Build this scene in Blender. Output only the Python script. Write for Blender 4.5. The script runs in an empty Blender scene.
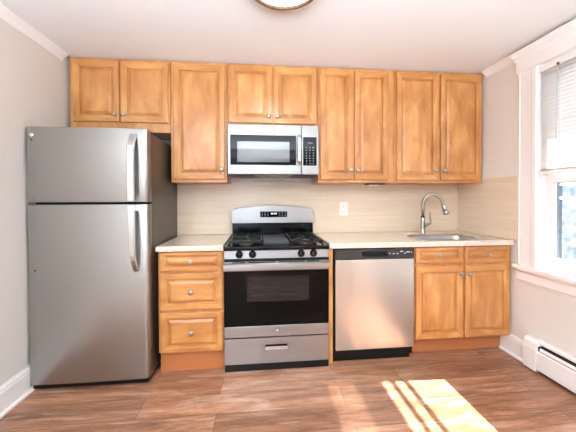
import bpy, bmesh, math, random
from mathutils import Vector, Matrix
random.seed(4)
scene = bpy.context.scene
COL = scene.collection

# ------------------------------------------------------------------ camera
cam_data = bpy.data.cameras.new('camera')
cam = bpy.data.objects.new('camera', cam_data)
COL.objects.link(cam)
right = Vector((0.99515577, -0.09825212, -0.00339465))
up = Vector((0.004538, 0.01141575, 0.99992454))
fwd = Vector((0.09820595, 0.99509608, -0.01180632))
m = Matrix.Identity(4)
for i in range(3):
    m[i][0] = right[i]; m[i][1] = up[i]; m[i][2] = -fwd[i]
m[0][3], m[1][3], m[2][3] = 0.2486, -2.7854, 1.2433
cam.matrix_world = m
cam_data.sensor_width = 36.0
cam_data.lens = 294.64 / 576 * 36
cam_data.shift_x = 0.0006
cam_data.shift_y = -14.2556 / 576
cam_data.clip_start = 0.02
scene.camera = cam

# ------------------------------------------------------------------ world, sun, exposure
w = bpy.data.worlds.new('sky'); scene.world = w
w.use_nodes = True
w.node_tree.nodes['Background'].inputs[0].default_value = (0.84, 0.92, 1.0, 1)
w.node_tree.nodes['Background'].inputs[1].default_value = 4.0


def look_dir(o, d):
    o.rotation_euler = Vector(d).to_track_quat('-Z', 'Y').to_euler()


sd = bpy.data.lights.new('sun', 'SUN'); sun = bpy.data.objects.new('sun', sd); COL.objects.link(sun)
sd.energy = 22.0; sd.angle = math.radians(0.6); sd.color = (1.0, 0.985, 0.97)
sun.location = (8, -1.5, 9)
look_dir(sun, (-1, 0.045, -1.063))


def area(name, loc, d, sx, sy, energy, color):
    l = bpy.data.lights.new(name, 'AREA'); l.shape = 'RECTANGLE'; l.size = sx; l.size_y = sy
    l.energy = energy; l.color = color
    o = bpy.data.objects.new(name, l); COL.objects.link(o); o.location = loc; look_dir(o, d)
    return o


# weak daylight of the unseen rear window, then an added ceiling fill lamp
area('rear_window_daylight', (-0.12, -4.84, 1.25), (0, 1, 0), 0.75, 1.9, 4, (0.72, 0.90, 1.15))
u_ = area('rear_ceiling_fill', (0.2, -4.79, 1.1), (0.0, 0.55, 1), 2.5, 1.5, 150, (0.82, 0.95, 1.08))
u_.data.spread = math.radians(108)  # added lamp aimed up to brighten the room off the ceiling

scene.view_settings.view_transform = 'Standard'
scene.view_settings.look = 'None'
scene.view_settings.gamma = 1.0
scene.view_settings.use_curve_mapping = False
scene.view_settings.exposure = 1.36
scene.cycles.use_denoising = True
scene.cycles.max_bounces = 10
scene.cycles.diffuse_bounces = 6
scene.cycles.caustics_reflective = False
scene.cycles.sample_clamp_indirect = 6.0


# ------------------------------------------------------------------ materials
def lin(r, g, b):
    return tuple(((c / 255) / 12.92 if c / 255 <= 0.04045 else ((c / 255 + 0.055) / 1.055) ** 2.4) for c in (r, g, b)) + (1,)


def mat(name, col, rough=0.5, metal=0.0, coat=0.0, **kw):
    mt = bpy.data.materials.new(name); mt.use_nodes = True
    b = mt.node_tree.nodes['Principled BSDF']
    b.inputs['Base Color'].default_value = col
    b.inputs['Roughness'].default_value = rough
    b.inputs['Metallic'].default_value = metal
    b.inputs['Coat Weight'].default_value = coat
    for k, v in kw.items():
        b.inputs[k.replace('_', ' ')].default_value = v
    return mt


def nd(mt, t, **kw):
    n = mt.node_tree.nodes.new(t)
    for k, v in kw.items():
        if k in n.inputs: n.inputs[k].default_value = v
        else: setattr(n, k, v)
    return n


def coords(mt, scale, rot=(0, 0, 0), rand=True):
    L = mt.node_tree.links
    tc = nd(mt, 'ShaderNodeTexCoord'); mp = nd(mt, 'ShaderNodeMapping')
    mp.inputs['Scale'].default_value = scale; mp.inputs['Rotation'].default_value = rot
    L.new(tc.outputs['Object'], mp.inputs['Vector'])
    if rand:
        oi = nd(mt, 'ShaderNodeObjectInfo'); mu = nd(mt, 'ShaderNodeMath', operation='MULTIPLY'); mu.inputs[1].default_value = 37.0
        L.new(oi.outputs['Random'], mu.inputs[0]); L.new(mu.outputs[0], mp.inputs['Location'])
    return mp


def ramp(mt, stops):
    r = nd(mt, 'ShaderNodeValToRGB'); e = r.color_ramp.elements
    while len(e) < len(stops): e.new(0.5)
    for i, (p, c) in enumerate(stops):
        e[i].position = p; e[i].color = c
    return r


def bump(mt, height_out, strength, dist=0.002):
    b = nd(mt, 'ShaderNodeBump'); b.inputs['Strength'].default_value = strength; b.inputs['Distance'].default_value = dist
    mt.node_tree.links.new(height_out, b.inputs['Height'])
    mt.node_tree.links.new(b.outputs[0], mt.node_tree.nodes['Principled BSDF'].inputs['Normal'])


def wood(name, horiz=False):
    mt = mat(name, lin(205, 150, 92), 0.32, coat=0.25)
    L = mt.node_tree.links; B = mt.node_tree.nodes['Principled BSDF']
    B.inputs['Coat Roughness'].default_value = 0.18
    mp = coords(mt, (3.0, 8, 8) if horiz else (8, 8, 3.0))
    n1 = nd(mt, 'ShaderNodeTexNoise'); n1.inputs['Scale'].default_value = 1.2; n1.inputs['Detail'].default_value = 5; n1.inputs['Distortion'].default_value = 0.6
    L.new(mp.outputs[0], n1.inputs['Vector'])
    r = ramp(mt, [(0.25, lin(168, 109, 55)), (0.5, lin(193, 133, 74)), (0.75, lin(216, 162, 101))])
    L.new(n1.outputs['Fac'], r.inputs[0])
    mp2 = coords(mt, (5, 160, 160) if horiz else (160, 160, 5))
    n2 = nd(mt, 'ShaderNodeTexNoise'); n2.inputs['Scale'].default_value = 1.0; n2.inputs['Detail'].default_value = 3
    L.new(mp2.outputs[0], n2.inputs['Vector'])
    r2 = ramp(mt, [(0.32, (0.80, 0.74, 0.66, 1)), (0.52, (1, 1, 1, 1))])
    L.new(n2.outputs['Fac'], r2.inputs[0])
    mx = nd(mt, 'ShaderNodeMix', data_type='RGBA', blend_type='MULTIPLY'); mx.inputs[0].default_value = 0.35
    L.new(r.outputs[0], mx.inputs[6]); L.new(r2.outputs[0], mx.inputs[7])
    # sparse darker mineral streaks / knots of maple
    mp3 = coords(mt, (3, 14, 14) if horiz else (14, 14, 3))
    n3 = nd(mt, 'ShaderNodeTexNoise'); n3.inputs['Scale'].default_value = 1.0; n3.inputs['Detail'].default_value = 2
    L.new(mp3.outputs[0], n3.inputs['Vector'])
    r3 = ramp(mt, [(0.66, (1, 1, 1, 1)), (0.80, (0.72, 0.58, 0.44, 1))])
    L.new(n3.outputs['Fac'], r3.inputs[0])
    mx2 = nd(mt, 'ShaderNodeMix', data_type='RGBA', blend_type='MULTIPLY'); mx2.inputs[0].default_value = 0.8
    L.new(mx.outputs[2], mx2.inputs[6]); L.new(r3.outputs[0], mx2.inputs[7])
    L.new(mx2.outputs[2], B.inputs['Base Color'])
    return mt


def steel(name, col, rough, aniso=0.6, vertical=False):
    mt = mat(name, col, rough, 1.0)
    B = mt.node_tree.nodes['Principled BSDF']; L = mt.node_tree.links
    B.inputs['Anisotropic'].default_value = aniso
    tg = nd(mt, 'ShaderNodeTangent', direction_type='RADIAL', axis='Z')
    L.new(tg.outputs[0], B.inputs['Tangent'])
    B.inputs['Anisotropic Rotation'].default_value = 0.25
    mp = coords(mt, (3, 3, 400))
    n = nd(mt, 'ShaderNodeTexNoise'); n.inputs['Scale'].default_value = 1.0; n.inputs['Detail'].default_value = 2
    L.new(mp.outputs[0], n.inputs['Vector'])
    mr = nd(mt, 'ShaderNodeMapRange'); mr.inputs[3].default_value = rough * 0.93; mr.inputs[4].default_value = rough * 1.07
    L.new(n.outputs['Fac'], mr.inputs[0]); L.new(mr.outputs[0], B.inputs['Roughness'])
    return mt


M_WOOD = wood('honey_maple_upright_grain')
M_WOODH = wood('honey_maple_level_grain', True)
M_TOE = mat('stained_toe_board', lin(182, 112, 66), 0.5)
M_NICKEL = mat('brushed_nickel', lin(172, 163, 152), 0.28, 1.0)
M_STEEL = steel('stainless_steel', lin(166, 162, 158), 0.30)
M_STEELF = steel('stainless_steel_fridge', lin(170, 169, 166), 0.32)
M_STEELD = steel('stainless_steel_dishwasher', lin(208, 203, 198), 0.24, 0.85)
M_BRIGHT = mat('bright_steel', lin(222, 221, 220), 0.2, 1.0)
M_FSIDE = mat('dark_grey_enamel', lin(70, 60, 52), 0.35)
M_BLACK = mat('black_plastic', lin(11, 11, 11), 0.4, Specular_IOR_Level=0.3)
M_GASKET = mat('black_rubber', lin(14, 13, 13), 0.7)
M_BLKGLOSS = mat('black_enamel', lin(7, 7, 8), 0.12, Specular_IOR_Level=0.25)
M_BLKGLASS = mat('black_glass', lin(6, 6, 6), 0.05, Specular_IOR_Level=0.15)
M_OVENWIN = mat('oven_window_glass', lin(26, 22, 21), 0.05, Specular_IOR_Level=0.45)
M_MWWIN = mat('microwave_window_glass', lin(92, 94, 96), 0.10, coat=0.4)
M_IRON = mat('cast_iron', lin(16, 15, 16), 0.45, Specular_IOR_Level=0.3)
M_GRIDDLE = mat('griddle_plate', lin(44, 44, 47), 0.4)
M_BURNER = mat('burner_alloy', lin(90, 88, 86), 0.45, 0.8)
M_RACK = mat('dim_oven_rack', lin(34, 30, 29), 0.35)
M_LEGEND = mat('grey_print', lin(205, 205, 205), 0.5)
M_DIMLEG = mat('dim_print', lin(120, 122, 125), 0.5)
M_CHARC = mat('charcoal_plastic', lin(48, 46, 45), 0.35)
M_STEELM = steel('stainless_steel_microwave', lin(146, 143, 139), 0.30)
M_HANDLE = mat('satin_steel_handle', lin(205, 203, 200), 0.32, 1.0)
M_WHITE = mat('white_gloss_paint', lin(240, 237, 235), 0.3)
M_PLATE = mat('white_plastic', lin(238, 234, 226), 0.35)
M_HEATER = mat('white_enamel', lin(238, 236, 234), 0.3)
M_DARKVOID = mat('slot_shade_fins', lin(24, 22, 21), 0.7)  # near black puts the shade of the heater slots into the fins
M_BRONZE = mat('bronze_rim', lin(92, 68, 48), 0.45, 0.3)
M_VINYL = mat('white_vinyl', lin(236, 235, 236), 0.35)
M_STORM = mat('storm_frame_grey', lin(66, 72, 80), 0.5)
M_SINK = mat('satin_steel_basin', lin(190, 188, 186), 0.28, 1.0)

M_SLAT = mat('white_blind_slat', lin(236, 233, 230), 0.45)
_b = M_SLAT.node_tree.nodes['Principled BSDF']
_tr = nd(M_SLAT, 'ShaderNodeBsdfTranslucent'); _tr.inputs[0].default_value = lin(250, 247, 240)
_mx = nd(M_SLAT, 'ShaderNodeMixShader'); _mx.inputs[0].default_value = 0.0
M_SLAT.node_tree.links.new(_b.outputs[0], _mx.inputs[1]); M_SLAT.node_tree.links.new(_tr.outputs[0], _mx.inputs[2])
M_SLAT.node_tree.links.new(_mx.outputs[0], M_SLAT.node_tree.nodes['Material Output'].inputs[0])

M_GLASS = bpy.data.materials.new('window_glass'); M_GLASS.use_nodes = True
_n = M_GLASS.node_tree; _n.nodes.remove(_n.nodes['Principled BSDF'])
_t = nd(M_GLASS, 'ShaderNodeBsdfTransparent'); _g = nd(M_GLASS, 'ShaderNodeBsdfGlossy'); _g.inputs['Roughness'].default_value = 0.02
_t.inputs[0].default_value = (0.97, 0.985, 0.98, 1)
_f = nd(M_GLASS, 'ShaderNodeFresnel'); _f.inputs[0].default_value = 1.35
_x = nd(M_GLASS, 'ShaderNodeMixShader')
_n.links.new(_f.outputs[0], _x.inputs[0]); _n.links.new(_t.outputs[0], _x.inputs[1]); _n.links.new(_g.outputs[0], _x.inputs[2])
_n.links.new(_x.outputs[0], _n.nodes['Material Output'].inputs[0])


def paint(name, col, rough=0.6):
    mt = mat(name, col, rough)
    mp = coords(mt, (60, 60, 60), rand=False)
    n = nd(mt, 'ShaderNodeTexNoise'); n.inputs['Scale'].default_value = 1.0; n.inputs['Detail'].default_value = 3
    mt.node_tree.links.new(mp.outputs[0], n.inputs['Vector'])
    bump(mt, n.outputs['Fac'], 0.05, 0.001)
    return mt


M_WALL = paint('greige_wall_paint', lin(222, 217, 210))
M_CEIL = paint('white_ceiling_paint', lin(226, 225, 224), 0.7)


def tile_mat():
    mt = mat('cream_gloss_tile', lin(222, 203, 176), 0.15, coat=0.08)
    L = mt.node_tree.links; B = mt.node_tree.nodes['Principled BSDF']
    tc = nd(mt, 'ShaderNodeTexCoord'); sp = nd(mt, 'ShaderNodeSeparateXYZ'); L.new(tc.outputs['Object'], sp.inputs[0])
    ad = nd(mt, 'ShaderNodeMath', operation='SUBTRACT'); L.new(sp.outputs[0], ad.inputs[0]); L.new(sp.outputs[1], ad.inputs[1])
    cb = nd(mt, 'ShaderNodeCombineXYZ'); L.new(ad.outputs[0], cb.inputs[0])
    sz = nd(mt, 'ShaderNodeMath', operation='SUBTRACT'); sz.inputs[1].default_value = 0.912; L.new(sp.outputs[2], sz.inputs[0])
    L.new(sz.outputs[0], cb.inputs[1])
    br = nd(mt, 'ShaderNodeTexBrick'); br.offset = 0.5
    for k, v in (('Scale', 1.0), ('Mortar Size', 0.0012), ('Mortar Smooth', 0.3), ('Brick Width', 0.305), ('Row Height', 0.102), ('Bias', 0.0)):
        br.inputs[k].default_value = v
    br.inputs['Color1'].default_value = (0.2, 0.2, 0.2, 1); br.inputs['Color2'].default_value = (0.8, 0.8, 0.8, 1); br.inputs['Mortar'].default_value = (0.5, 0.5, 0.5, 1)
    L.new(cb.outputs[0], br.inputs['Vector'])
    # soft horizontal vein of the tile, shifted tile by tile
    mp = nd(mt, 'ShaderNodeMapping'); mp.inputs['Scale'].default_value = (2.5, 70, 1)
    L.new(cb.outputs[0], mp.inputs['Vector'])
    L.new(br.outputs['Color'], mp.inputs['Location'])
    n = nd(mt, 'ShaderNodeTexNoise'); n.inputs['Scale'].default_value = 1.0; n.inputs['Detail'].default_value = 4
    L.new(mp.outputs[0], n.inputs['Vector'])
    r = ramp(mt, [(0.3, lin(219, 198, 173)), (0.55, lin(225, 206, 182)), (0.75, lin(230, 213, 191))])
    L.new(n.outputs['Fac'], r.inputs[0])
    mx = nd(mt, 'ShaderNodeMix', data_type='RGBA'); L.new(br.outputs['Fac'], mx.inputs[0])
    L.new(r.outputs[0], mx.inputs[6]); mx.inputs[7].default_value = lin(216, 198, 172)
    L.new(mx.outputs[2], B.inputs['Base Color'])
    inv = nd(mt, 'ShaderNodeMath', operation='SUBTRACT'); inv.inputs[0].default_value = 1.0; L.new(br.outputs['Fac'], inv.inputs[1])
    bump(mt, inv.outputs[0], 0.35, 0.001)
    return mt


M_TILE = tile_mat()


def granite():
    mt = mat('beige_speckled_stone', lin(212, 200, 184), 0.16, coat=0.3)
    L = mt.node_tree.links; B = mt.node_tree.nodes['Principled BSDF']
    mp = coords(mt, (1, 1, 1), rand=False)
    n = nd(mt, 'ShaderNodeTexNoise'); n.inputs['Scale'].default_value = 110; n.inputs['Detail'].default_value = 6
    L.new(mp.outputs[0], n.inputs['Vector'])
    r = ramp(mt, [(0.26, lin(176, 158, 136)), (0.42, lin(208, 194, 176)), (0.6, lin(220, 208, 192)), (0.8, lin(234, 226, 214))])
    L.new(n.outputs['Fac'], r.inputs[0]); L.new(r.outputs[0], B.inputs['Base Color'])
    return mt


M_STONE = granite()


def floor_mat():
    mt = mat('rustic_wood_plank', lin(160, 115, 88), 0.36, coat=0.12)
    L = mt.node_tree.links; B = mt.node_tree.nodes['Principled BSDF']
    B.inputs['Coat Roughness'].default_value = 0.25
    tc = nd(mt, 'ShaderNodeTexCoord')
    br = nd(mt, 'ShaderNodeTexBrick'); br.offset = 0.37; br.offset_frequency = 2
    for k, v in (('Scale', 1.0), ('Mortar Size', 0.0012), ('Mortar Smooth', 0.2), ('Brick Width', 1.22), ('Row Height', 0.178), ('Bias', 0.0)):
        br.inputs[k].default_value = v
    br.inputs['Color1'].default_value = (0, 0, 0, 1); br.inputs['Color2'].default_value = (1, 1, 1, 1); br.inputs['Mortar'].default_value = (0.3, 0.3, 0.3, 1)
    L.new(tc.outputs['Object'], br.inputs['Vector'])
    off = nd(mt, 'ShaderNodeVectorMath', operation='SCALE'); off.inputs['Scale'].default_value = 9.0
    L.new(br.outputs['Color'], off.inputs[0])

    def layer(scale, detail, distortion, noise_scale=1.0):
        mp = nd(mt, 'ShaderNodeMapping'); mp.inputs['Scale'].default_value = scale
        L.new(tc.outputs['Object'], mp.inputs['Vector']); L.new(off.outputs[0], mp.inputs['Location'])
        n = nd(mt, 'ShaderNodeTexNoise'); n.inputs['Scale'].default_value = noise_scale; n.inputs['Detail'].default_value = detail
        n.inputs['Distortion'].default_value = distortion; n.inputs['Roughness'].default_value = 0.6
        L.new(mp.outputs[0], n.inputs['Vector'])
        return n

    def mixc(a, b, mode, fac):
        mx = nd(mt, 'ShaderNodeMix', data_type='RGBA', blend_type=mode)
        if isinstance(fac, float): mx.inputs[0].default_value = fac
        else: L.new(fac, mx.inputs[0])
        L.new(a, mx.inputs[6])
        if isinstance(b, tuple): mx.inputs[7].default_value = b
        else: L.new(b, mx.inputs[7])
        return mx.outputs[2]
    base = layer((1.1, 7.5, 1), 6, 1.2)
    r = ramp(mt, [(0.26, lin(104, 69, 51)), (0.44, lin(152, 107, 80)), (0.60, lin(180, 133, 103)), (0.78, lin(204, 166, 140))])
    L.new(base.outputs['Fac'], r.inputs[0])
    tone = ramp(mt, [(0.0, (0.80, 0.78, 0.78, 1)), (0.5, (0.97, 0.96, 0.96, 1)), (1.0, (1.1, 1.08, 1.06, 1))])
    L.new(br.outputs['Color'], tone.inputs[0])
    c = mixc(r.outputs[0], tone.outputs[0], 'MULTIPLY', 1.0)
    # fine grain lines
    grain = layer((5, 95, 1), 4, 0.4)
    rg = ramp(mt, [(0.34, (0.62, 0.55, 0.50, 1)), (0.52, (1, 1, 1, 1))])
    L.new(grain.outputs['Fac'], rg.inputs[0])
    c = mixc(c, rg.outputs[0], 'MULTIPLY', 0.7)
    # cathedral figure and knots
    fig = layer((3.0, 13, 1), 3, 2.6)
    rf = ramp(mt, [(0.44, (1, 1, 1, 1)), (0.49, (0.62, 0.52, 0.46, 1)), (0.52, (0.95, 0.93, 0.92, 1)), (0.58, (0.7, 0.61, 0.56, 1)), (0.61, (1, 1, 1, 1))])
    L.new(fig.outputs['Fac'], rf.inputs[0])
    c = mixc(c, rf.outputs[0], 'MULTIPLY', 0.55)
    # whitewashed wear
    wear = layer((1.7, 11, 1), 8, 0.8)
    rw = ramp(mt, [(0.54, (0, 0, 0, 1)), (0.72, (0.5, 0.5, 0.5, 1))])
    L.new(wear.outputs['Fac'], rw.inputs[0])
    c = mixc(c, lin(222, 198, 180), 'MIX', rw.outputs[0])
    c = mixc(c, lin(84, 58, 46), 'MIX', br.outputs['Fac'])
    L.new(c, B.inputs['Base Color'])
    bump(mt, grain.outputs['Fac'], 0.12, 0.001)
    return mt


M_FLOOR = floor_mat()


# ------------------------------------------------------------------ mesh helpers (world coordinates)
def box(bm, x0, x1, y0, y1, z0, z1, bev=0.0, seg=2, mi=0):
    xs, ys, zs = sorted((x0, x1)), sorted((y0, y1)), sorted((z0, z1))
    vs = [bm.verts.new((x, y, z)) for x in xs for y in ys for z in zs]
    fs = [(0, 1, 3, 2), (4, 6, 7, 5), (0, 4, 5, 1), (2, 3, 7, 6), (0, 2, 6, 4), (1, 5, 7, 3)]
    faces = [bm.faces.new([vs[i] for i in f]) for f in fs]
    for f in faces: f.material_index = mi
    if bev > 0:
        edges = list({e for f in faces for e in f.edges})
        bmesh.ops.bevel(bm, geom=edges, offset=bev, segments=seg, affect='EDGES', profile=0.5, material=mi)


def prism(bm, poly, axis, a, b, mi=0, bev=0.0):
    """polygon (u,v) extruded along axis from a to b. axis x: (y,z); y: (x,z); z: (x,y)"""
    def pt(u, v, t):
        return {'x': (t, u, v), 'y': (u, t, v), 'z': (u, v, t)}[axis]
    A = [bm.verts.new(pt(u, v, a)) for u, v in poly]
    B = [bm.verts.new(pt(u, v, b)) for u, v in poly]
    fs = [bm.faces.new(A), bm.faces.new(B[::-1])]
    n = len(poly)
    for i in range(n):
        fs.append(bm.faces.new((A[i], B[i], B[(i + 1) % n], A[(i + 1) % n])))
    for f in fs: f.material_index = mi
    bmesh.ops.recalc_face_normals(bm, faces=fs)
    if bev > 0:
        bmesh.ops.bevel(bm, geom=list({e for f in fs[:2] for e in f.edges}), offset=bev, segments=2, affect='EDGES', profile=0.5)


def basis(d):
    d = Vector(d).normalized()
    a = Vector((0, 0, 1)) if abs(d.z) < 0.9 else Vector((1, 0, 0))
    u = d.cross(a).normalized()
    return d, u, d.cross(u).normalized()


def lathe(bm, prof, origin, d, n=28, smooth=True, mi=0):
    d, u, v = basis(d); o = Vector(origin); rings = []
    for r, h in prof:
        if r < 1e-6: rings.append([bm.verts.new(o + d * h)])
        else: rings.append([bm.verts.new(o + d * h + (u * math.cos(2 * math.pi * k / n) + v * math.sin(2 * math.pi * k / n)) * r) for k in range(n)])
    fs = []
    for a, b in zip(rings, rings[1:]):
        for k in range(n):
            q = [a[k % len(a)], a[(k + 1) % n % len(a)], b[(k + 1) % n % len(b)], b[k % len(b)]]
            q = list(dict.fromkeys(q))
            if len(q) >= 3: fs.append(bm.faces.new(q))
    for r in (rings[0], rings[-1]):
        if len(r) > 2: fs.append(bm.faces.new(r))
    for f in fs: f.smooth = smooth; f.material_index = mi
    bmesh.ops.recalc_face_normals(bm, faces=fs)


def sweep(bm, pts, section, side=None, smooth=True, mi=0):
    """section: list of (a,b) offsets or a per-point function(i)->list. side: fixed first axis"""
    pts = [Vector(p) for p in pts]; rings = []
    prev = None
    for i, p in enumerate(pts):
        t = (pts[min(i + 1, len(pts) - 1)] - pts[max(i - 1, 0)]).normalized()
        if side is not None: u = Vector(side)
        elif prev is None: _, u, _ = basis(t)
        else: u = prev
        u = (u - t * u.dot(t)).normalized(); prev = u
        v = t.cross(u)
        sec = section(i) if callable(section) else section
        rings.append([bm.verts.new(p + u * a + v * b) for a, b in sec])
    n = len(rings[0]); fs = []
    for a, b in zip(rings, rings[1:]):
        for k in range(n): fs.append(bm.faces.new((a[k], a[(k + 1) % n], b[(k + 1) % n], b[k])))
    for f in fs: f.smooth = smooth
    c = [bm.faces.new(rings[0]), bm.faces.new(rings[-1])]
    for f in fs + c: f.material_index = mi
    bmesh.ops.recalc_face_normals(bm, faces=fs + c)


def circ(r, n=14):
    return [(r * math.cos(2 * math.pi * k / n), r * math.sin(2 * math.pi * k / n)) for k in range(n)]


def tube(bm, pts, r, n=14):
    if callable(r): sweep(bm, pts, lambda i: circ(r(i), n))
    else: sweep(bm, pts, circ(r, n))


def bez(p0, p1, p2, p3, n=14):
    P = [Vector(p) for p in (p0, p1, p2, p3)]
    return [P[0] * (1 - t) ** 3 + P[1] * 3 * t * (1 - t) ** 2 + P[2] * 3 * t * t * (1 - t) + P[3] * t ** 3 for t in [i / n for i in range(n + 1)]]


def rrect(x0, x1, y0, y1, r, n=6):
    pts = []
    for cx, cy, a0 in ((x1 - r, y1 - r, 0), (x0 + r, y1 - r, 90), (x0 + r, y0 + r, 180), (x1 - r, y0 + r, 270)):
        for k in range(n + 1):
            a = math.radians(a0 + 90 * k / n); pts.append((cx + r * math.cos(a), cy + r * math.sin(a)))
    return pts


def slab_with_hole(bm, outer, hole, z0, z1):
    for z in (z0, z1):
        ov = [bm.verts.new((x, y, z)) for x, y in outer]; hv = [bm.verts.new((x, y, z)) for x, y in hole]
        es = [bm.edges.new((a, b)) for L in (ov, hv) for a, b in zip(L, L[1:] + L[:1])]
        bmesh.ops.triangle_fill(bm, use_beauty=True, edges=es)
        if z == z0: o0, h0 = ov, hv
        else: o1, h1 = ov, hv
    for A, B in ((o0, o1), (h0, h1)):
        for i in range(len(A)): bm.faces.new((A[i], A[(i + 1) % len(A)], B[(i + 1) % len(A)], B[i]))
    bmesh.ops.recalc_face_normals(bm, faces=bm.faces)


def wpos(o):
    v = Vector(o.location)
    return v + wpos(o.parent) if o.parent else v


def obj(name, bm, mats, parent=None, loc=None, bevel=0.0):
    me = bpy.data.meshes.new(name)
    org = Vector(loc) if loc is not None else (wpos(parent) if parent else Vector((0, 0, 0)))
    bmesh.ops.translate(bm, verts=bm.verts, vec=-org)
    bm.to_mesh(me); bm.free()
    o = bpy.data.objects.new(name, me)
    for mm in (mats if isinstance(mats, (list, tuple)) else [mats]): me.materials.append(mm)
    COL.objects.link(o)
    if parent:
        o.parent = parent
        o.location = org - wpos(parent)
    else: o.location = org
    return o


def thing(name, label, cat, loc, group=None):
    o = bpy.data.objects.new(name, None); COL.objects.link(o); o.location = loc
    o.empty_display_size = 0.1
    o['label'] = label; o['category'] = cat
    if group: o['group'] = group
    return o


def tag(o, label, cat, group=None):
    o['label'] = label; o['category'] = cat
    if group: o['group'] = group
    return o


def struct(name, bm, mats, parent=None):
    o = obj(name, bm, mats, parent)
    if not parent: o['kind'] = 'structure'
    return o


def BX(*a, **k):
    bm = bmesh.new(); box(bm, *a, **k); return bm


# ------------------------------------------------------------------ room shell
XL, XR, YB, YR, ZC = -1.24, 2.25, 0.0, -4.8, 2.352
WY0, WY1, WZ0, WZ1 = -1.78, -0.845, 0.735, 2.18            # opening of the kitchen window
struct('floor', BX(XL - .1, XR + .13, YR - .1, .1, -.08, 0), M_FLOOR)
struct('ceiling', BX(XL - .1, XR + .13, YR - .1, .1, ZC, ZC + .08), M_CEIL)
struct('wall_back', BX(XL - .1, XR + .13, 0, .1, 0, ZC), M_WALL)
struct('wall_left', BX(XL - .1, XL, YR - .1, 0, 0, ZC), M_WALL)
bm = bmesh.new()
box(bm, XR, XR + .13, YR - .1, WY0, 0, ZC); box(bm, XR, XR + .13, WY1, 0, 0, ZC)
box(bm, XR, XR + .13, WY0, WY1, 0, WZ0 - .012); box(bm, XR, XR + .13, WY0, WY1, WZ1, ZC)
struct('wall_right', bm, M_WALL)
RX0, RX1, RZ0, RZ1 = -1.1, 1.5, .28, 2.2
bm = bmesh.new()
box(bm, XL, RX0, YR - .1, YR, 0, ZC); box(bm, RX1, XR, YR - .1, YR, 0, ZC)
box(bm, RX0, RX1, YR - .1, YR, 0, RZ0); box(bm, RX0, RX1, YR - .1, YR, RZ1, ZC)
struct('wall_rear', bm, M_WALL)


def base_prof(t, h):      # outward distance, height
    return [(0, 0), (t + .012, 0), (t + .012, .012), (t + .004, .02), (t, .022), (t, h - .035), (t - .004, h - .028), (t - .004, h - .018), (t - .010, h - .008), (t - .012, h), (0, h)]


bm = bmesh.new()
prism(bm, [(XL + a, z) for a, z in base_prof(.018, .165)], 'y', YR, -.02)
struct('baseboard_left', bm, M_WHITE)
bm = bmesh.new()
prism(bm, [(XR - a, z) for a, z in base_prof(.018, .155)], 'y', -.545, -.799)
prism(bm, [(XR - a, z) for a, z in base_prof(.018, .155)], 'y', -3.3, YR)
struct('baseboard_right', bm, M_WHITE)
bm = bmesh.new()
crown = [(0, ZC), (.048, ZC), (.048, ZC - .008), (.040, ZC - .014), (.030, ZC - .022), (.016, ZC - .036), (.010, ZC - .046), (.010, ZC - .055), (0, ZC - .058)]
prism(bm, [(XL + a, z) for a, z in crown], 'y', YR, -.365)
struct('trim_1', bm, M_WHITE)
bm = bmesh.new()
prism(bm, [(XR - a, z) for a, z in crown], 'y', -.70, -.365)
struct('trim_2', bm, M_WHITE)

# backsplash tile: back wall and the return on the right wall
struct('trim_3', BX(-.50, XR - .010, -.010, 0, .912, 1.40, bev=.001, seg=1), M_TILE)
bm = BX(XR - .010, XR, -.695, 0, .912, 1.408, bev=.002, seg=1)
struct('trim_4', bm, M_TILE)

# ------------------------------------------------------------------ kitchen window on the right wall
win = thing('window_1', '', '', (XR, (WY0 + WY1) / 2, WZ0))
del win['label'], win['category']
win['kind'] = 'structure'
bm = bmesh.new()
# side casings: stepped profile
for s, y_in, in ((1, WY1 - .017), (-1, WY0 + .017)):
    cs = [(0, 0), (.020, 0), (.026, .006), (.026, .036), (.022, .044), (.018, .048), (.018, .140), (.022, .144), (.020, .152), (0, .152)]
    prism(bm, [(XR - d, y_in + s * a) for d, a in cs], 'z', WZ0, WZ1)
struct('casing', bm, M_WHITE, win)
bm = bmesh.new()
hp = [(0, 2.18), (.030, 2.18), (.036, 2.184), (.030, 2.19), (.030, 2.275), (.045, 2.285), (.055, 2.30), (.080, 2.312), (.086, 2.317), (.086, 2.328), (0, 2.328)]
prism(bm, [(XR - d, z) for d, z in hp], 'y', WY0 - .20, -.693)
struct('head_casing', bm, M_WHITE, win)
bm = bmesh.new()
box(bm, XR - .055, XR + .06, WY0 - .2, -.688, .700, WZ0, bev=.008)
prism(bm, [(XR - d, z) for d, z in [(0, .70), (.030, .70), (.030, .688), (.022, .676), (.022, .62), (.014, .61), (.012, .60), (0, .60)]], 'y', WY0 - .18, -.70)
struct('stool', bm, M_WHITE, win)
bm = bmesh.new()
box(bm, XR + .0, XR + .13, WY1 - .015, WY1, WZ0, WZ1); box(bm, XR + .0, XR + .13, WY0, WY0 + .015, WZ0, WZ1)
box(bm, XR + .0, XR + .13, WY0, WY1, WZ1 - .02, WZ1); box(bm, XR + .06, XR + .16, WY0, WY1, WZ0, WZ0 + .035)
box(bm, XR + .020, XR + .033, WY1 - .034, WY1 - .015, WZ0, WZ1); box(bm, XR + .020, XR + .033, WY0 + .015, WY0 + .034, WZ0, WZ1)
struct('jamb', bm, M_WHITE, win)


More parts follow.
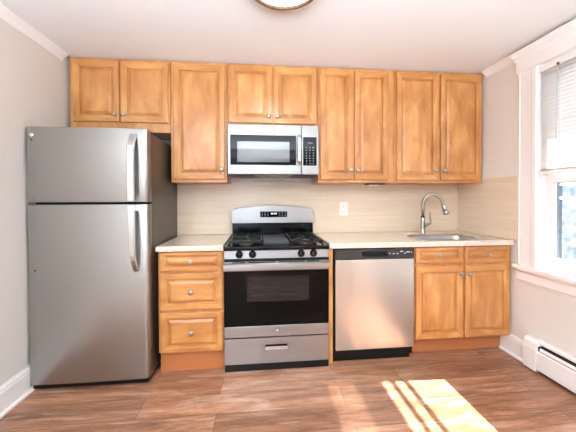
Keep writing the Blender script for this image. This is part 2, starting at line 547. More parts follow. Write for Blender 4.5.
def sash(x0, x1, z0, z1, rb, rt, st=.062):
    bm = bmesh.new(); y0, y1 = WY0 + .016, WY1 - .016
    box(bm, x0, x1, y1 - st, y1, z0, z1, bev=.003); box(bm, x0, x1, y0, y0 + st, z0, z1, bev=.003)
    box(bm, x0, x1, y0 + st, y1 - st, z0, z0 + rb, bev=.003); box(bm, x0, x1, y0 + st, y1 - st, z1 - rt, z1, bev=.003)
    # glazing bead
    b = .010
    box(bm, x0 + .008, x1 - .008, y1 - st - b, y1 - st, z0 + rb, z1 - rt); box(bm, x0 + .008, x1 - .008, y0 + st, y0 + st + b, z0 + rb, z1 - rt)
    f = struct('sash', bm, M_VINYL, win)
    struct('pane', BX((x0 + x1) / 2 - .002, (x0 + x1) / 2 + .002, y0 + st, y1 - st, z0 + rb, z1 - rt), M_GLASS, f)


sash(2.286, 2.318, .733, 1.445, .086, .100)
sash(2.322, 2.354, 1.365, 2.16, .050, .05)
bm = bmesh.new()
for y0, y1 in ((WY1 - .035, WY1), (WY0, WY0 + .035)): box(bm, 2.388, 2.412, y0, y1, WZ0 + .02, WZ1)
struct('storm_frame', bm, M_STORM, win)
bm = bmesh.new()
for z0, z1 in ((.735, .78), (1.228, 1.247), (1.326, 1.344), (2.13, 2.18)): box(bm, 2.390, 2.410, WY0 + .03, WY1 - .03, z0, z1)
struct('storm_rails', bm, mat('pale_blue_grey_frame', lin(176, 186, 196), .5), win)

# unseen window behind the camera, widened to go with the added fill lamp
w2 = thing('window_2_widened', '', '', (.2, YR, RZ0)); del w2['label'], w2['category']; w2['kind'] = 'structure'
bm = bmesh.new()
for x in (RX0, -.535, .28, RX1 - .03): box(bm, x, x + .03, YR - .06, YR - .02, RZ0, RZ1)
for z in (RZ0, 1.20, RZ1 - .03): box(bm, RX0, RX1, YR - .06, YR - .02, z, z + .03)
struct('sash', bm, M_VINYL, w2)
bm = bmesh.new()
for x in (RX0 - .1, RX1): box(bm, x, x + .1, YR, YR + .02, RZ0 - .1, RZ1 + .1)
box(bm, RX0, RX1, YR, YR + .02, RZ1, RZ1 + .1); box(bm, RX0, RX1, YR, YR + .02, RZ0 - .1, RZ0)
struct('casing', bm, M_WHITE, w2)

# outside: added overhang cutting the sun, neighbouring house, added rear sky screen, ground
struct('sun_cut_overhang', BX(2.385, 2.90, -2.6, .4, 2.33, 2.45), M_WHITE)  # unseen overhang added to block the sun from the upper window
M_SIDING = mat('blue_grey_siding', lin(188, 198, 212), 0.7)
_mp = coords(M_SIDING, (4, 4, 5), rand=False)
_n = nd(M_SIDING, 'ShaderNodeTexNoise'); _n.inputs['Scale'].default_value = 2.2; _n.inputs['Detail'].default_value = 7
M_SIDING.node_tree.links.new(_mp.outputs[0], _n.inputs['Vector'])
_r = ramp(M_SIDING, [(0.35, lin(60, 66, 74)), (0.5, lin(84, 90, 98)), (0.66, lin(116, 121, 127))])
M_SIDING.node_tree.links.new(_n.outputs['Fac'], _r.inputs[0])
M_SIDING.node_tree.links.new(_r.outputs[0], M_SIDING.node_tree.nodes['Principled BSDF'].inputs['Base Color'])
struct('neighbour_wall', BX(5.6, 5.8, -6, 6, -3, 2.6), M_SIDING)
struct('rear_sky_screen', BX(-5, 5, -7.4, -7.2, -3, 5.5), mat('sky_screen_grey', lin(92, 94, 98), .8))  # unseen screen added to keep sky glare out of the rear window
struct('ground_outside', BX(2.5, 12, -8, 8, -3.1, -3.0), mat('pale_ground', lin(215, 216, 218), 0.9))

# ------------------------------------------------------------------ window blind
bl = thing('window_blind', 'white horizontal slat blind half lowered in the kitchen window', 'blind', (2.250, -1.33, 1.405))
BY0, BY1 = WY0 + .030, WY1 - .028
bm = bmesh.new(); box(bm, 2.236, 2.264, BY0, BY1, 2.130, 2.158, bev=.003)
obj('headrail', bm, M_WHITE, bl)
bm = bmesh.new()
zs = []
z = 2.118
while z > 1.442: zs.append((z, 74.8)); z -= .026
for k in range(3): zs.append((1.440 - k * .003, 4))
for z, a in zs:
    c, s = math.cos(math.radians(a)) * .0155, math.sin(math.radians(a)) * .0155
    # slightly crowned slat: room edge low, outer edge high
    ps = [(-c, -s), (-.0030 * s / .0155, .0030 * c / .0155), (c, s)]
    top = [bm.verts.new((2.250 + dx, y, z + dz)) for dx, dz in ps for y in (BY0 + .004, BY1 - .004)]
    f = [bm.faces.new((top[0], top[1], top[3], top[2])), bm.faces.new((top[2], top[3], top[5], top[4]))]
    ext = bmesh.ops.solidify(bm, geom=f, thickness=.0005)
obj('slats', bm, M_SLAT, bl)
obj('bottom_rail', BX(2.238, 2.262, BY0, BY1, 1.405, 1.433, bev=.004), M_WHITE, bl)
for y in (-1.02, -1.34, -1.66):
    bm = bmesh.new(); tube(bm, [(2.235, y, 2.135), (2.235, y, 1.42)], .0012, 6)
    obj('ladder_cord', bm, M_WHITE, bl)
bm = bmesh.new(); tube(bm, [(2.229, -1.005, 2.135), (2.223, -1.005, 1.85), (2.222, -1.005, 1.50)], .0035, 8)
wd = obj('tilt_wand', bm, mat('clear_grey_wand', lin(196, 194, 192), 0.2), bl)
bm = BX(2.225, 2.236, -1.010, -1.0, 2.125, 2.14)
obj('wand_hook', bm, M_CHARC, wd)

# ------------------------------------------------------------------ ceiling light
LX, LY, LR = .376, -1.358, .174
lt = thing('ceiling_light', 'round flush ceiling light with white glass bowl and bronze rim', 'ceiling light', (LX, LY, ZC))
bm = bmesh.new(); lathe(bm, [(.165, 0), (.17, -.03), (.172, -.062)], (LX, LY, ZC), (0, 0, 1), 40)
obj('base_pan', bm, M_WHITE, lt)
bm = bmesh.new(); lathe(bm, [(LR - .012, -.058), (LR, -.056), (LR + .006, -.062), (LR + .006, -.088), (LR, -.093), (LR - .012, -.093), (LR - .014, -.080)], (LX, LY, ZC), (0, 0, 1), 48)
obj('rim', bm, M_BRONZE, lt)
M_BOWL = bpy.data.materials.new('lit_opal_glass'); M_BOWL.use_nodes = True
_p = M_BOWL.node_tree.nodes['Principled BSDF']; _p.inputs['Base Color'].default_value = (1, 1, 1, 1); _p.inputs['Roughness'].default_value = .25
_p.inputs['Emission Color'].default_value = (1.0, 0.97, 0.92, 1); _p.inputs['Emission Strength'].default_value = 15.0
bm = bmesh.new(); lathe(bm, [(LR - .014, -.079)] + [((LR - .014) * math.cos(a), -.077 - .022 * math.sin(a)) for a in [i * math.pi / 20 for i in range(1, 10)]] + [(0, -.099)], (LX, LY, ZC), (0, 0, 1), 48)
obj('glass_bowl', bm, M_BOWL, lt)

# ------------------------------------------------------------------ cabinet pieces
def panel_front(x0, x1, z0, z1, yb, frame=.052, t=.020):
    """raised panel door or drawer front facing -y, back at yb"""
    bm = bmesh.new()
    F = frame
    rings = [(0, 0), (0, t - .004), (.002, t - .0015), (.005, t), (F - .014, t), (F - .011, t - .004), (F - .004, t - .005), (F - .003, t - .013), (F - .001, t - .0175), (F + .006, t - .0175), (F + .0075, t - .012), (F + .022, t - .005), (F + .0235, t - .0015), (F + .026, t - .0005)]
    V = []
    for ins, d in rings:
        V.append([bm.verts.new((x, yb - d, z)) for x, z in ((x0 + ins, z0 + ins), (x1 - ins, z0 + ins), (x1 - ins, z1 - ins), (x0 + ins, z1 - ins))])
    for i, (a, b) in enumerate(zip(V, V[1:])):
        for k in range(4):
            f = bm.faces.new((a[k], a[(k + 1) % 4], b[(k + 1) % 4], b[k]))
            f.material_index = 1 if (k in (0, 2) and i < 8) else 0
    bm.faces.new(V[-1]); bm.faces.new(V[0][::-1])
    return bm


def knob(parent, x, z, y):
    bm = bmesh.new()
    lathe(bm, [(.0095, 0), (.0095, .002), (.0062, .005), (.006, .012), (.011, .016), (.0168, .019), (.0180, .022), (.0168, .0255), (.011, .028), (0, .029)], (x, y, z), (0, -1, 0), 20)
    return obj('knob', bm, M_NICKEL, parent)


def door(parent, x0, x1, z0, z1, yb, kx, kz, frame=.052, name='door', horiz=False):
    d = obj(name, panel_front(x0, x1, z0, z1, yb, frame), [M_WOODH, M_WOODH] if horiz else [M_WOOD, M_WOODH], parent, loc=((x0 + x1) / 2, yb, z0))
    knob(d, kx, kz, yb - .020)
    return d


YU = -.330
ZU0, ZU1 = 1.374, 2.346


def wall_cab(label, x0, x1, z0, doors, floorless=False):
    t = thing('wall_cabinet', label, 'cabinet', ((x0 + x1) / 2, -.165, z0), 'maple wall cabinets under the ceiling')
    bm = bmesh.new(); box(bm, x0 + .001, x1 - .001, YU, -.012, z0, ZU1, bev=.0015, seg=1)
    obj('body', bm, M_WOOD, t)
    for x in doors: door(t, *x)
    return t


wall_cab('short two-door maple wall cabinet above the refrigerator', -1.207, -.452, 1.772,
         [(-1.178, -.838, 1.848, 2.318, YU, -.868, 1.905), (-.824, -.466, 1.846, 2.320, YU, -.800, 1.905)])
wall_cab('tall single-door maple wall cabinet between the refrigerator and the microwave', -.450, -.006, ZU0,
         [(-.426, -.022, 1.400, 2.322, YU, -.048, 1.478)])
wall_cab('short two-door maple wall cabinet directly above the microwave', -.004, .7475, 1.845,
         [(.012, .364, 1.862, 2.322, YU, .334, 1.918), (.378, .731, 1.860, 2.322, YU, .408, 1.918)])
wall_cab('narrow two-door tall maple wall cabinet just right of the microwave', .7495, 1.417, ZU0,
         [(.764, 1.050, 1.400, 2.322, YU, 1.026, 1.478), (1.064, 1.360, 1.400, 2.322, YU, 1.090, 1.478)])
wall_cab('wide two-door tall maple wall cabinet at the right wall above the sink', 1.419, 2.238, ZU0,
         [(1.436, 1.816, 1.396, 2.322, YU, 1.788, 1.478), (1.838, 2.218, 1.396, 2.322, YU, 1.866, 1.478)])

# fixture under the cabinet right of the microwave
pk = thing('under_cabinet_light', 'small dark flat fixture fixed under the wall cabinet right of the microwave', 'light', (1.27, -.25, 1.374))
bm = BX(1.20, 1.36, -.29, -.21, 1.360, 1.3735, bev=.004); obj('housing', bm, M_CHARC, pk)
bm = BX(1.215, 1.30, -.285, -.215, 1.352, 1.360, bev=.003); obj('lens', bm, M_PLATE, pk)

# ------------------------------------------------------------------ base cabinets
YF = -.635
ZB0, ZB1 = .150, .872


def base_body(t, x0, x1):
    bm = bmesh.new()
    if x0 < 0: box(bm, x0 + .001, x1 - .001, YF, -.012, ZB0, ZB1, bev=.0015, seg=1)
    else:       # open box below the sink
        prism(bm, [(x0 + .001, YF), (x1 - .001, YF), (x1 - .001, -.012), (x0 + .001, -.012)], 'z', ZB0, ZB0 + .018)
        outer = [(x0 + .001, YF), (x1 - .001, YF), (x1 - .001, -.012), (x0 + .001, -.012)]
        slab_with_hole(bm, outer, [(x0 + .019, YF + .02), (x1 - .019, YF + .02), (x1 - .019, -.03), (x0 + .019, -.03)], ZB0 + .017, ZB1)
    obj('body', bm, M_WOOD, t)
    obj('toe_kick', BX(x0 + .002, x1 - .002, -.60 if x0 < 0 else -.535, -.03, 0, ZB0), M_TOE, t)


t = thing('base_cabinet', 'narrow maple base cabinet with three stacked drawers between refrigerator and range', 'cabinet', (-.23, -.32, 0), 'maple base cabinets')
base_body(t, -.458, -.004)
for z0, z1, fr in ((.731, .866, .034), (.457, .712, .046), (.154, .436, .046)):
    door(t, -.440, -.014, z0, z1, YF, -.227, (z0 + z1) / 2, fr, 'drawer', True)

t = thing('base_cabinet', 'maple base cabinet under the sink with two doors below two small drawer fronts', 'cabinet', (1.84, -.32, 0), 'maple base cabinets')
base_body(t, 1.428, 2.240)
for x0, x1 in ((1.440, 1.822), (1.842, 2.218)):
    door(t, x0, x1, .738, .864, YF, (x0 + x1) / 2, .80, .034, 'drawer', True)
door(t, 1.440, 1.822, .156, .716, YF, 1.800, .655)
door(t, 1.842, 2.218, .156, .716, YF, 1.866, .655)

tag(obj('filler_panel', BX(.768, .797, YF, -.03, .0, ZB1, bev=.001, seg=1), M_WOOD, None, loc=(.78, -.32, 0)),
    'slim maple upright panel between the range and the dishwasher', 'panel')
tag(obj('support_rail', BX(.7975, 1.4275, YF + .005, -.03, .866, ZB1), M_WOODH, None, loc=(1.11, -.32, .866)),
    'thin maple rail under the worktop above the dishwasher', 'panel')

# ------------------------------------------------------------------ countertops, sink, faucet
ZT0, ZT1, YC = .873, .911, -.672
o = obj('countertop', BX(-.464, -.002, YC, -.011, ZT0, ZT1, bev=.004), M_STONE, None, loc=(-.23, -.33, ZT0))
tag(o, 'short beige speckled countertop left of the range', 'countertop', 'beige stone countertops')
SX0, SX1, SY0, SY1 = 1.545, 2.03, -.590, -.315
bm = bmesh.new()
cx0, cx1 = .766, 2.2395


slab_with_hole(bm, rrect(cx0, cx1, YC, -.011, .006, 3), rrect(SX0, SX1, SY0, SY1, .06), ZT0, ZT1)
o = obj('countertop', bm, M_STONE, None, loc=(1.5, -.33, ZT0))
tag(o, 'long beige speckled countertop over the dishwasher with the sink let into it', 'countertop', 'beige stone countertops')

sk = thing('sink', 'stainless steel sink basin let into the right countertop by the window', 'sink', (1.8, -.4, .73))
bm = bmesh.new()
rings = [(rrect(SX0 - .016, SX1 + .016, SY0 - .016, SY1 + .016, .07), ZT1 + .0006), (rrect(SX0 - .012, SX1 + .012, SY0 - .012, SY1 + .012, .068), ZT1 + .004), (rrect(SX0 + .004, SX1 - .004, SY0 + .004, SY1 - .004, .058), ZT1 + .003),
         (rrect(SX0 + .010, SX1 - .010, SY0 + .010, SY1 - .010, .055), ZT1 - .01), (rrect(SX0 + .016, SX1 - .016, SY0 + .016, SY1 - .016, .055), .76), (rrect(SX0 + .05, SX1 - .05, SY0 + .05, SY1 - .05, .05), .735)]
V = [[bm.verts.new((x, y, z)) for x, y in R] for R, z in rings]
for a, b in zip(V, V[1:]):
    for k in range(len(a)):
        f = bm.faces.new((a[k], a[(k + 1) % len(a)], b[(k + 1) % len(a)], b[k])); f.smooth = True
bm.faces.new(V[-1])
bmesh.ops.recalc_face_normals(bm, faces=bm.faces)
obj('basin', bm, M_SINK, sk)
bm = bmesh.new(); lathe(bm, [(.042, .7355), (.042, .738), (.030, .7385), (.028, .7365), (0, .7365)], (1.79, -.45, 0), (0, 0, 1))
obj('drain', bm, M_BRIGHT, sk)

FX, FY = 1.760, -.195
fc = thing('faucet', 'brushed nickel gooseneck kitchen faucet behind the sink', 'faucet', (FX, FY, ZT1))
bm = bmesh.new()
lathe(bm, [(.031, 0), (.031, .006), (.026, .012), (.0225, .05), (.021, .10), (.019, .150), (.0165, .158)], (FX, FY, ZT1), (0, 0, 1))
obj('body', bm, M_NICKEL, fc)
bm = bmesh.new()
pts = [(FX, FY, ZT1 + .155), (FX + .001, FY - .002, ZT1 + .24)] + bez((FX + .002, FY - .004, ZT1 + .27), (FX + .010, FY - .01, ZT1 + .395), (FX + .130, FY - .06, ZT1 + .400), (FX + .158, FY - .07, ZT1 + .262), 18)
tube(bm, pts, .0145, 16)
obj('spout', bm, M_NICKEL, fc)
bm = bmesh.new(); d = Vector((.03, -.012, -.10)).normalized()
lathe(bm, [(.0155, 0), (.0185, .012), (.0205, .03), (.0265, .080), (.0265, .090), (.019, .092), (0, .092)], (FX + .156, FY - .069, ZT1 + .270), d, 22)
sp = obj('spray_head', bm, M_NICKEL, fc)
bm = bmesh.new(); lathe(bm, [(.0185, .036), (.0188, .042)], (FX + .156, FY - .069, ZT1 + .270), d, 22)
obj('rubber_button', BX(FX + .150, FX + .162, FY - .102, FY - .088, ZT1 + .207, ZT1 + .233, bev=.003), M_CHARC, sp)
bm.free()
bm = bmesh.new(); lathe(bm, [(.0205, .150), (.0205, .158), (.0185, .160), (.0185, .149)], (FX, FY, ZT1), (0, 0, 1))
obj('collar', bm, M_CHARC, fc)
bm = bmesh.new()
tube(bm, [(FX + .015, FY - .006, ZT1 + .075), (FX + .050, FY - .022, ZT1 + .095)], .0165, 16)
tube(bm, bez((FX + .052, FY - .024, ZT1 + .090), (FX + .075, FY - .03, ZT1 + .10), (FX + .050, FY - .03, ZT1 + .15), (FX + .058, FY - .03, ZT1 + .20), 10), lambda i: .0095 - .0003 * i, 12)
obj('lever', bm, M_NICKEL, fc)

# outlet
ot = thing('wall_outlet', 'white double wall outlet on the tile right of the range', 'outlet', (1.063, -.010, 1.14))
obj('cover_plate', BX(1.022, 1.105, -.0155, -.0102, 1.076, 1.204, bev=.002), M_PLATE, ot)
for z in (1.112, 1.168):
    bm = bmesh.new(); box(bm, 1.046, 1.081, -.0185, -.0150, z - .021, z + .021, bev=.0015)
    s = obj('socket', bm, M_PLATE, ot)
    bm = bmesh.new()
    box(bm, 1.055, 1.057, -.0188, -.0183, z - .002, z + .009); box(bm, 1.069, 1.071, -.0188, -.0183, z - .002, z + .009); box(bm, 1.0605, 1.0655, -.0188, -.0183, z - .014, z - .009)
    obj('slots', bm, M_BLACK, s)

# ------------------------------------------------------------------ refrigerator
fx0, fx1 = -1.222, -.479
fr = thing('refrigerator', 'tall stainless steel top-freezer refrigerator in the left corner', 'refrigerator', (-.85, -.39, 0))
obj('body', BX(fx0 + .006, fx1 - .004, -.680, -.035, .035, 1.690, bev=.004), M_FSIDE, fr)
obj('gasket', BX(fx0 + .014, fx1 - .012, -.694, -.679, .062, 1.685), M_GASKET, fr)
obj('base_grille', BX(fx0 + .012, fx1 - .012, -.738, -.64, .012, .045, bev=.003), M_BLACK, fr)
for x in (fx0 + .07, fx1 - .07):
    for y in (-.62, -.10):
        bm = bmesh.new(); lathe(bm, [(.020, 0), (.020, .012), (.012, .014), (.012, .037)], (x, y, 0), (0, 0, 1), 16)
        obj('foot', bm, M_BLACK, fr)


def fridge_door(z0, z1, name):
    bm = bmesh.new()
    n = 8; r = .030
    poly = [(fx0, -.692), (fx0, -.742)] + [(fx0 + .012 - .012 * math.cos(a), -.742 - .012 * math.sin(a)) for a in [i * math.pi / 2 / n for i in range(1, n + 1)]]
    # gently crowned front
    for i in range(1, 12):
        u = i / 12; poly.append((fx0 + .012 + (fx1 - r - fx0 - .012) * u, -.754 - .006 * math.sin(math.pi * u)))
    poly += [(fx1 - r + r * math.sin(a), -.754 + r - r * math.cos(a)) for a in [i * math.pi / 2 / n for i in range(0, n + 1)]]
    poly.append((fx1, -.692))
    prism(bm, poly, 'z', z0, z1, bev=.003)
    for f in bm.faces:
        if abs(f.normal.z) < .5: f.smooth = True
    return obj(name, bm, M_STEELF, fr, loc=((fx0 + fx1) / 2, -.72, z0))


fd = fridge_door(1.222, 1.706, 'freezer_door')
rd = fridge_door(.046, 1.207, 'refrigerator_door')


def fridge_handle(parent, z_gap, z_far):
    s = 1 if z_far > z_gap else -1
    bm = bmesh.new()
    L = abs(z_far - z_gap)
    pts = []
    for i in range(17):
        u = i / 16
        off = .045 if u < .72 else .045 - .047 * ((u - .72) / .28) ** 2
        pts.append((-.567 - .000 * u + (.012 * u if s < 0 else 0), -.757 - off - .008 * math.sin(math.pi * u), z_gap + s * L * u))
    wd = (lambda i: .021 if s > 0 else .021 - .006 * i / 16)
    sweep(bm, pts, lambda i: [(wd(i) * a, .011 * b) for a, b in ((-1, -.6), (-.8, -1), (.8, -1), (1, -.6), (1, .6), (.8, 1), (-.8, 1), (-1, .6))], side=(1, 0, 0), smooth=False)
    h = obj('handle', bm, M_HANDLE, parent, loc=(-.567, -.757, z_gap))
    bm = bmesh.new(); box(bm, -.585, -.549, -.800, -.757, z_gap + s * .004, z_gap + s * .034, bev=.004)
    obj('handle_mount', bm, M_BRIGHT, parent)


fridge_handle(fd, 1.232, 1.662)
fridge_handle(rd, 1.198, .770)
bm = bmesh.new(); lathe(bm, [(.0135, 0), (.0135, .002), (.011, .003), (0, .003)], (-1.188, -.7555, 1.652), (0, -1, 0), 24)
obj('badge', bm, M_BRIGHT, fd)
bm = bmesh.new(); lathe(bm, [(.006, 0), (.005, .002), (0, .002)], (-1.188, -.7555, 1.622), (0, -1, 0), 16)
obj('lock_dot', bm, M_CHARC, fd)
bm = bmesh.new(); lathe(bm, [(.006, 0), (.005, .002), (0, .002)], (-1.178, -.7555, .785), (0, -1, 0), 16)
obj('door_dot', bm, M_CHARC, rd)
for x0, x1 in ((fx0 + .004, fx0 + .07),):
    obj('hinge_cover', BX(x0, x1, -.735, -.60, 1.7062, 1.712, bev=.004), M_CHARC, fr)

# ------------------------------------------------------------------ range
rx0, rx1 = .0015, .7605
rg = thing('gas_range', 'stainless steel freestanding gas range with black cooktop and oven door', 'range', (.381, -.34, 0))
obj('body', BX(rx0 + .004, rx1 - .004, -.625, -.03, .045, .868), M_FSIDE, rg)
obj('kick_plate', BX(rx0 + .004, rx1 - .004, -.660, -.05, 0, .050), M_BLACK, rg)
# storage drawer with a recessed pull
bm = bmesh.new()
yF = -.662
hx0, hx1, hz0, hz1 = .292, .456, .146, .186
for a in ((rx0, hx0, .052, .236), (hx1, rx1, .052, .236), (hx0, hx1, .052, hz0), (hx0, hx1, hz1, .236)): box(bm, a[0], a[1], yF, -.626, a[2], a[3])
bmesh.ops.remove_doubles(bm, verts=bm.verts, dist=1e-5)
dr = obj('storage_drawer', bm, M_STEEL, rg, loc=(.381, -.64, .05))
bm = bmesh.new(); box(bm, hx0, hx1, -.636, -.627, hz0, hz1)
obj('pull_recess', bm, M_BLACK, dr)
bm = bmesh.new()
prism(bm, [(yF - .002, hz0 + .001), (yF - .002, hz0 + .026), (-.648, hz0 + .020), (-.640, hz0 + .001)], 'x', hx0 + .003, hx1 - .003)
obj('pull_lip', bm, M_BRIGHT, dr)
obj('drawer_gap', BX(rx0 + .004, rx1 - .004, -.640, -.62, .236, .244), M_BLACK, rg)
# oven door
dz0, dz1 = .244, .790
od = obj('oven_door', BX(rx0, rx1, -.655, -.627, dz0, dz1, bev=.002), M_BLACK, rg, loc=(.381, -.64, dz0))
obj('lower_trim', BX(rx0, rx1, yF, -.654, dz0, .322, bev=.002), M_STEEL, od)
obj('door_glass', BX(rx0 + .002, rx1 - .002, yF + .001, -.654, .3225, .728, bev=.001, seg=1), M_BLKGLASS, od)
ow = obj('oven_window', BX(.165, .612, yF - .0003, yF + .0015, .500, .680), M_OVENWIN, od)
for z in (.545, .552, .60, .607, .655):
    obj('oven_rack', BX(.175, .602, yF - .0006, yF + .001, z, z + .003), M_RACK, od)
obj('upper_trim', BX(rx0, rx1, yF, -.654, .728, .788, bev=.002), M_STEEL, od)
# wide flat bar handle
bm = bmesh.new()
prism(bm, [(-.700, .730), (-.7065, .735), (-.7075, .756), (-.7065, .778), (-.700, .784), (-.688, .784), (-.684, .778), (-.684, .736), (-.688, .730)], 'x', rx0 + .002, rx1 - .002, bev=.001)
hd = obj('handle', bm, M_STEEL, od, loc=(.381, -.70, .758))
for x in (.02, .715):
    obj('handle_mount', BX(x, x + .028, -.690, -.656, .742, .776, bev=.003), M_CHARC, od)
bm = bmesh.new()
for x0, x1 in ((.06, .15), (.175, .37), (.39, .58), (.60, .69)): box(bm, x0, x1, yF - .0006, yF + .001, .781, .787)
obj('vent_slots', bm, M_BLACK, od)
lb = bmesh.new(); lathe(lb, [(.009, 0), (.008, .001), (0, .001)], (.381, yF, .283), (0, -1, 0), 20)
obj('badge', lb, M_BRIGHT, od)
obj('vent_gap', BX(rx0 + .004, rx1 - .004, -.645, -.62, .789, .812), M_BLACK, rg)
# control panel, leaning back a little
bm = bmesh.new(); prism(bm, [(-.664, .812), (-.660, .868), (-.60, .868), (-.60, .812)], 'x', rx0, rx1, bev=.002)
cp = obj('control_panel', bm, M_STEEL, rg, loc=(.381, -.66, .812))
for x in (.110, .204, .556, .647):
    bm = bmesh.new(); lathe(bm, [(.027, 0), (.027, .004), (.0225, .007), (.021, .024), (.018, .028), (0, .029)], (x, -.6625, .842), (0, -1, .05), 28)
    k = obj('burner_knob', bm, M_BLKGLOSS, rg)
    bm = BX(x - .0045, x + .0045, -.7005, -.690, .822, .862, bev=.002)
    obj('knob_grip', bm, M_BLACK, k)
# cooktop
bm = bmesh.new()
box(bm, rx0 - .0, rx1, -.672, -.055, .869, .890, bev=.004)
box(bm, rx0, rx0 + .022, -.672, -.055, .885, .900, bev=.004); box(bm, rx1 - .022, rx1, -.672, -.055, .885, .900, bev=.004)
box(bm, rx0, rx1, -.674, -.630, .872, .898, bev=.006)
ct = obj('cooktop', bm, M_BLKGLOSS, rg, loc=(.381, -.36, .87))
for x, y, r in ((.155, -.50, .048), (.155, -.22, .038), (.610, -.50, .052), (.610, -.22, .035)):
    bm = bmesh.new(); lathe(bm, [(r + .012, .8895), (r + .012, .894), (r, .897), (r, .905), (r - .006, .908)], (x, y, 0), (0, 0, 1), 28)
    b = obj('burner', bm, M_BURNER, rg)
    bm = bmesh.new(); lathe(bm, [(r - .004, .908), (r - .003, .914), (r - .010, .917), (0, .917)], (x, y, 0), (0, 0, 1), 28)
    obj('burner_cap', bm, M_IRON, b)


def grate(x0, x1):
    bm = bmesh.new(); y0, y1, z0, z1, q = -.618, -.095, .919, .932, .006
    def bar(ax, ay, bx_, by_, zz=(z0, z1)):
        d = Vector((bx_ - ax, by_ - ay, 0)); n = Vector((-d.y, d.x, 0)).normalized() * q
        sweep(bm, [(ax, ay, (zz[0] + zz[1]) / 2), (bx_, by_, (zz[0] + zz[1]) / 2)], [(q, q), (-q, q), (-q, -q), (q, -q)], smooth=False)
    ym = (y0 + y1) / 2; xm = (x0 + x1) / 2
    for a in ((x0, y0, x1, y0), (x0, y1, x1, y1), (x0, y0, x0, y1), (x1, y0, x1, y1), (x0, ym, x1, ym)): bar(*a)
    for yy in (-.50, -.22):
        for sx_, sy_ in ((1, 0), (-1, 0), (0, 1), (0, -1)):
            ex = x1 if sx_ > 0 else x0
            if sx_: bar(xm + sx_ * .028, yy, ex, yy)
            else:
                ey = (y1 if yy > ym else ym) if sy_ > 0 else (ym if yy > ym else y0)
                bar(xm, yy + sy_ * .028, xm, ey)
        for sx_ in (1, -1):
            for sy_ in (1, -1):
                ex = x1 if sx_ > 0 else x0
                ey = (y1 if yy > ym else ym) if sy_ > 0 else (ym if yy > ym else y0)
                bar(xm + sx_ * .045, yy + sy_ * .045, ex, ey)
    for x in (x0, x1):
        for y in (y0, ym, y1): box(bm, x - q, x + q, y - q, y + q, .890, z0 + .002)
    return obj('grate', bm, M_IRON, rg, loc=(xm, ym, .89))


grate(.040, .270)
grate(.492, .722)
gp = BX(.284, .478, -.605, -.11, .890, .921, bev=.006)
obj('griddle_plate', gp, M_GRIDDLE, rg)
# backguard with arched steel top
bm = bmesh.new(); box(bm, .012, .750, -.085, -.015, .868, 1.022, bev=.002)
bg = obj('backguard', bm, M_BLKGLOSS, rg, loc=(.381, -.05, .868))
bm = bmesh.new()
poly = [(.008, 1.018), (.754, 1.018), (.754, 1.125)]
for i in range(0, 25):
    u = i / 24; x = .748 - .734 * u
    e = min(u, 1 - u); corner = .020 * max(0, 1 - e / .05) ** 2
    poly.append((x, 1.150 + .026 * math.sin(math.pi * u) - corner))
poly.append((.008, 1.125))
prism(bm, poly, 'y', -.105, -.02, bev=.003)
sp = obj('arched_panel', bm, M_STEEL, rg, loc=(.381, -.06, 1.02))
ds = obj('clock_display', BX(.262, .508, -.1075, -.104, 1.072, 1.124, bev=.001, seg=1), M_BLKGLASS, rg)
for i in range(3):
    for j in range(3):
        for x0 in (.274, .432): obj('key', BX(x0 + .026 * i, x0 + .026 * i + .012, -.1080, -.1073, 1.082 + .014 * j, 1.0865 + .014 * j), M_DIMLEG, ds)
M_LED = mat('lit_clock_digits', lin(220, 235, 240), .4); M_LED.node_tree.nodes['Principled BSDF'].inputs['Emission Color'].default_value = lin(210, 230, 240); M_LED.node_tree.nodes['Principled BSDF'].inputs['Emission Strength'].default_value = .5
for x in (.362, .374, .392, .404): obj('clock_digit', BX(x, x + .007, -.1080, -.1073, 1.098, 1.111), M_LED, ds)

# ------------------------------------------------------------------ microwave
mx0, mx1, mz0, mz1, my = .004, .742, 1.437, 1.838, -.400
mw = thing('microwave', 'stainless steel over-the-range microwave hung above the gas range', 'microwave', (.373, -.2, mz0))
obj('body', BX(mx0 + .004, mx1 - .004, my + .028, -.012, mz0 + .004, mz1, bev=.002), M_CHARC, mw)
md = obj('door', BX(mx0, .598, my, my + .027, mz0, mz1 - .002, bev=.004), M_STEELM, mw, loc=(.30, my, mz0))
obj('door_window_frame', BX(.026, .555, my - .003, my + .001, 1.512, 1.752, bev=.003), M_BLKGLASS, md)
wn = obj('door_window', BX(.082, .500, my - .0035, my - .0025, 1.535, 1.700), M_MWWIN, md)
bm = bmesh.new()
sweep(bm, [(.577, my - .001, 1.518), (.577, my - .020, 1.526), (.577, my - .034, 1.545), (.577, my - .036, 1.63), (.577, my - .034, 1.725), (.577, my - .020, 1.743), (.577, my - .001, 1.750)],
      [(a * .014, b * .008) for a, b in ((-1, -.6), (-.7, -1), (.7, -1), (1, -.6), (1, .6), (.7, 1), (-.7, 1), (-1, .6))], side=(1, 0, 0), smooth=False)
obj('handle', bm, M_BRIGHT, md)
bm = bmesh.new(); lathe(bm, [(.013, 0), (.012, .0012), (0, .0012)], (.376, my, 1.795), (0, -1, 0), 28)
obj('badge', bm, mat('grey_badge', lin(150, 148, 146), .3, 1.0), md)
mp_ = obj('control_side', BX(.5995, mx1, my, my + .027, mz0, mz1 - .002, bev=.004), M_STEELM, mw, loc=(.67, my, mz0))
kp = obj('keypad', BX(.612, .724, my - .003, my + .001, 1.510, 1.742, bev=.003), M_BLKGLASS, mw)
for j in range(8):
    for i in range(3):
        if j == 0: continue
        wv = .010 if j > 2 else .014
        cxk = .640 + .028 * i; z = 1.522 + .0215 * (7 - j)
        obj('key', BX(cxk - wv / 2, cxk + wv / 2, my - .0036, my - .0028, z, z + .008), M_DIMLEG, kp)
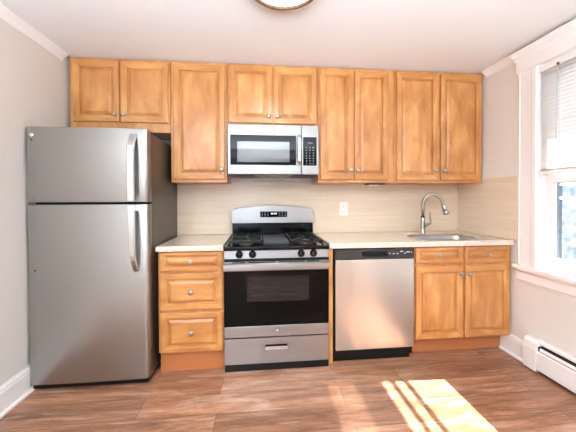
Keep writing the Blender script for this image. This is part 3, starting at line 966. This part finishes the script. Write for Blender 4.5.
obj('clock_display', BX(.648, .690, my - .0036, my - .0028, 1.690, 1.698), M_DIMLEG, kp)
bm = bmesh.new(); prism(bm, [(my + .004, mz0 + .001), (my + .02, mz0 - .003), (-.03, mz0 - .003), (-.02, mz0 + .006), (my + .004, mz0 + .006)], 'x', mx0 + .006, mx1 - .006)
un_ = obj('underside_pan', bm, mat('dark_grey_pan', lin(46, 44, 43), .4), mw)
for x0, x1 in ((.075, .215), (.535, .675)):
    obj('grease_filter', BX(x0, x1, my + .035, my + .335, mz0 - .008, mz0 - .0025, bev=.002), M_BLACK, un_)
bm = bmesh.new(); lathe(bm, [(.001, 0), (.10, 0), (.135, .010), (.14, .016)], (.373, my + .11, mz0 - .018), (0, 0, 1), 32)
bmesh.ops.scale(bm, verts=bm.verts, vec=(1, .6, 1), space=Matrix.Translation((-.373, -(my + .11), 0)))
obj('lamp_cover', bm, mat('smoky_lens', lin(150, 142, 132), .3), un_)

# ------------------------------------------------------------------ dishwasher
qx0, qx1 = .812, 1.422
dw = thing('dishwasher', 'stainless steel dishwasher with black top control strip', 'dishwasher', (1.115, -.33, 0))
obj('tub', BX(.800, 1.4255, -.622, -.04, .045, .864), M_BLACK, dw)
obj('toe_kick', BX(.803, 1.415, -.600, -.08, 0, .098, bev=.003), M_BLACK, dw)
bm = bmesh.new(); box(bm, qx0, qx1, -.660, -.623, .108, .784, bev=.005, seg=3)
dd = obj('door', bm, M_STEELD, dw, loc=(1.117, -.64, .108))
bm = bmesh.new()
gx0, gx1, gz0, gz1 = 1.014, 1.208, .803, .843
for a in ((qx0, gx0, .787, .862), (gx1, qx1, .787, .862), (gx0, gx1, .787, gz0), (gx0, gx1, gz1, .862)): box(bm, a[0], a[1], -.656, -.623, a[2], a[3])
bmesh.ops.remove_doubles(bm, verts=bm.verts, dist=1e-5)
cs = obj('control_strip', bm, M_CHARC, dw, loc=(1.117, -.64, .787))
obj('grip_recess', BX(gx0, gx1, -.632, -.6235, gz0, gz1), M_GASKET, cs)
obj('grip_lip', BX(gx0, gx1, -.658, -.640, gz1 - .008, gz1 + .001, bev=.002), M_BLACK, cs)
for x, z, wd_ in ((1.225, .822, .010), (1.255, .820, .012), (1.285, .820, .012), (1.312, .836, .022), (1.345, .822, .010), (1.362, .830, .028), (1.398, .828, .008)):
    obj('key', BX(x, x + wd_, -.6566, -.6558, z, z + .007), M_LEGEND, cs)

# ------------------------------------------------------------------ baseboard heater
bh = thing('baseboard_heater', 'long low white baseboard heater under the window', 'heater', (2.2, -1.9, 0))
HY0, HY1 = -3.2, -.895
bm = bmesh.new()   # back panel with rolled top hood
prism(bm, [(XR - .002, .045), (XR - .009, .045), (XR - .009, .212), (XR - .026, .216), (XR - .031, .208), (XR - .034, .209), (XR - .030, .221), (XR - .018, .227), (XR - .002, .227)], 'y', HY0, HY1)
obj('back_panel', bm, M_HEATER, bh)
bm = bmesh.new()
prism(bm, [(XR - .058, .030), (XR - .053, .030), (XR - .053, .146), (XR - .049, .160), (XR - .053, .164), (XR - .060, .150), (XR - .060, .036)], 'y', HY0, HY1)
obj('front_cover', bm, M_HEATER, bh)
bm = bmesh.new()   # damper blade between the two slots
prism(bm, [(XR - .059, .172), (XR - .055, .170), (XR - .047, .186), (XR - .049, .190), (XR - .053, .188)], 'y', HY0, HY1 - .03)
obj('damper', bm, M_HEATER, bh)
bm = bmesh.new(); box(bm, XR - .047, XR - .010, HY0, HY1 - .002, .060, .192)
obj('fins', bm, M_DARKVOID, bh)
bm = bmesh.new()
cap = [(XR - .003, .012), (XR - .062, .012), (XR - .064, .02), (XR - .064, .160), (XR - .056, .205), (XR - .038, .228), (XR - .003, .228)]
prism(bm, cap, 'y', -.905, -.800, bev=.003)
obj('end_cap', bm, M_HEATER, bh)
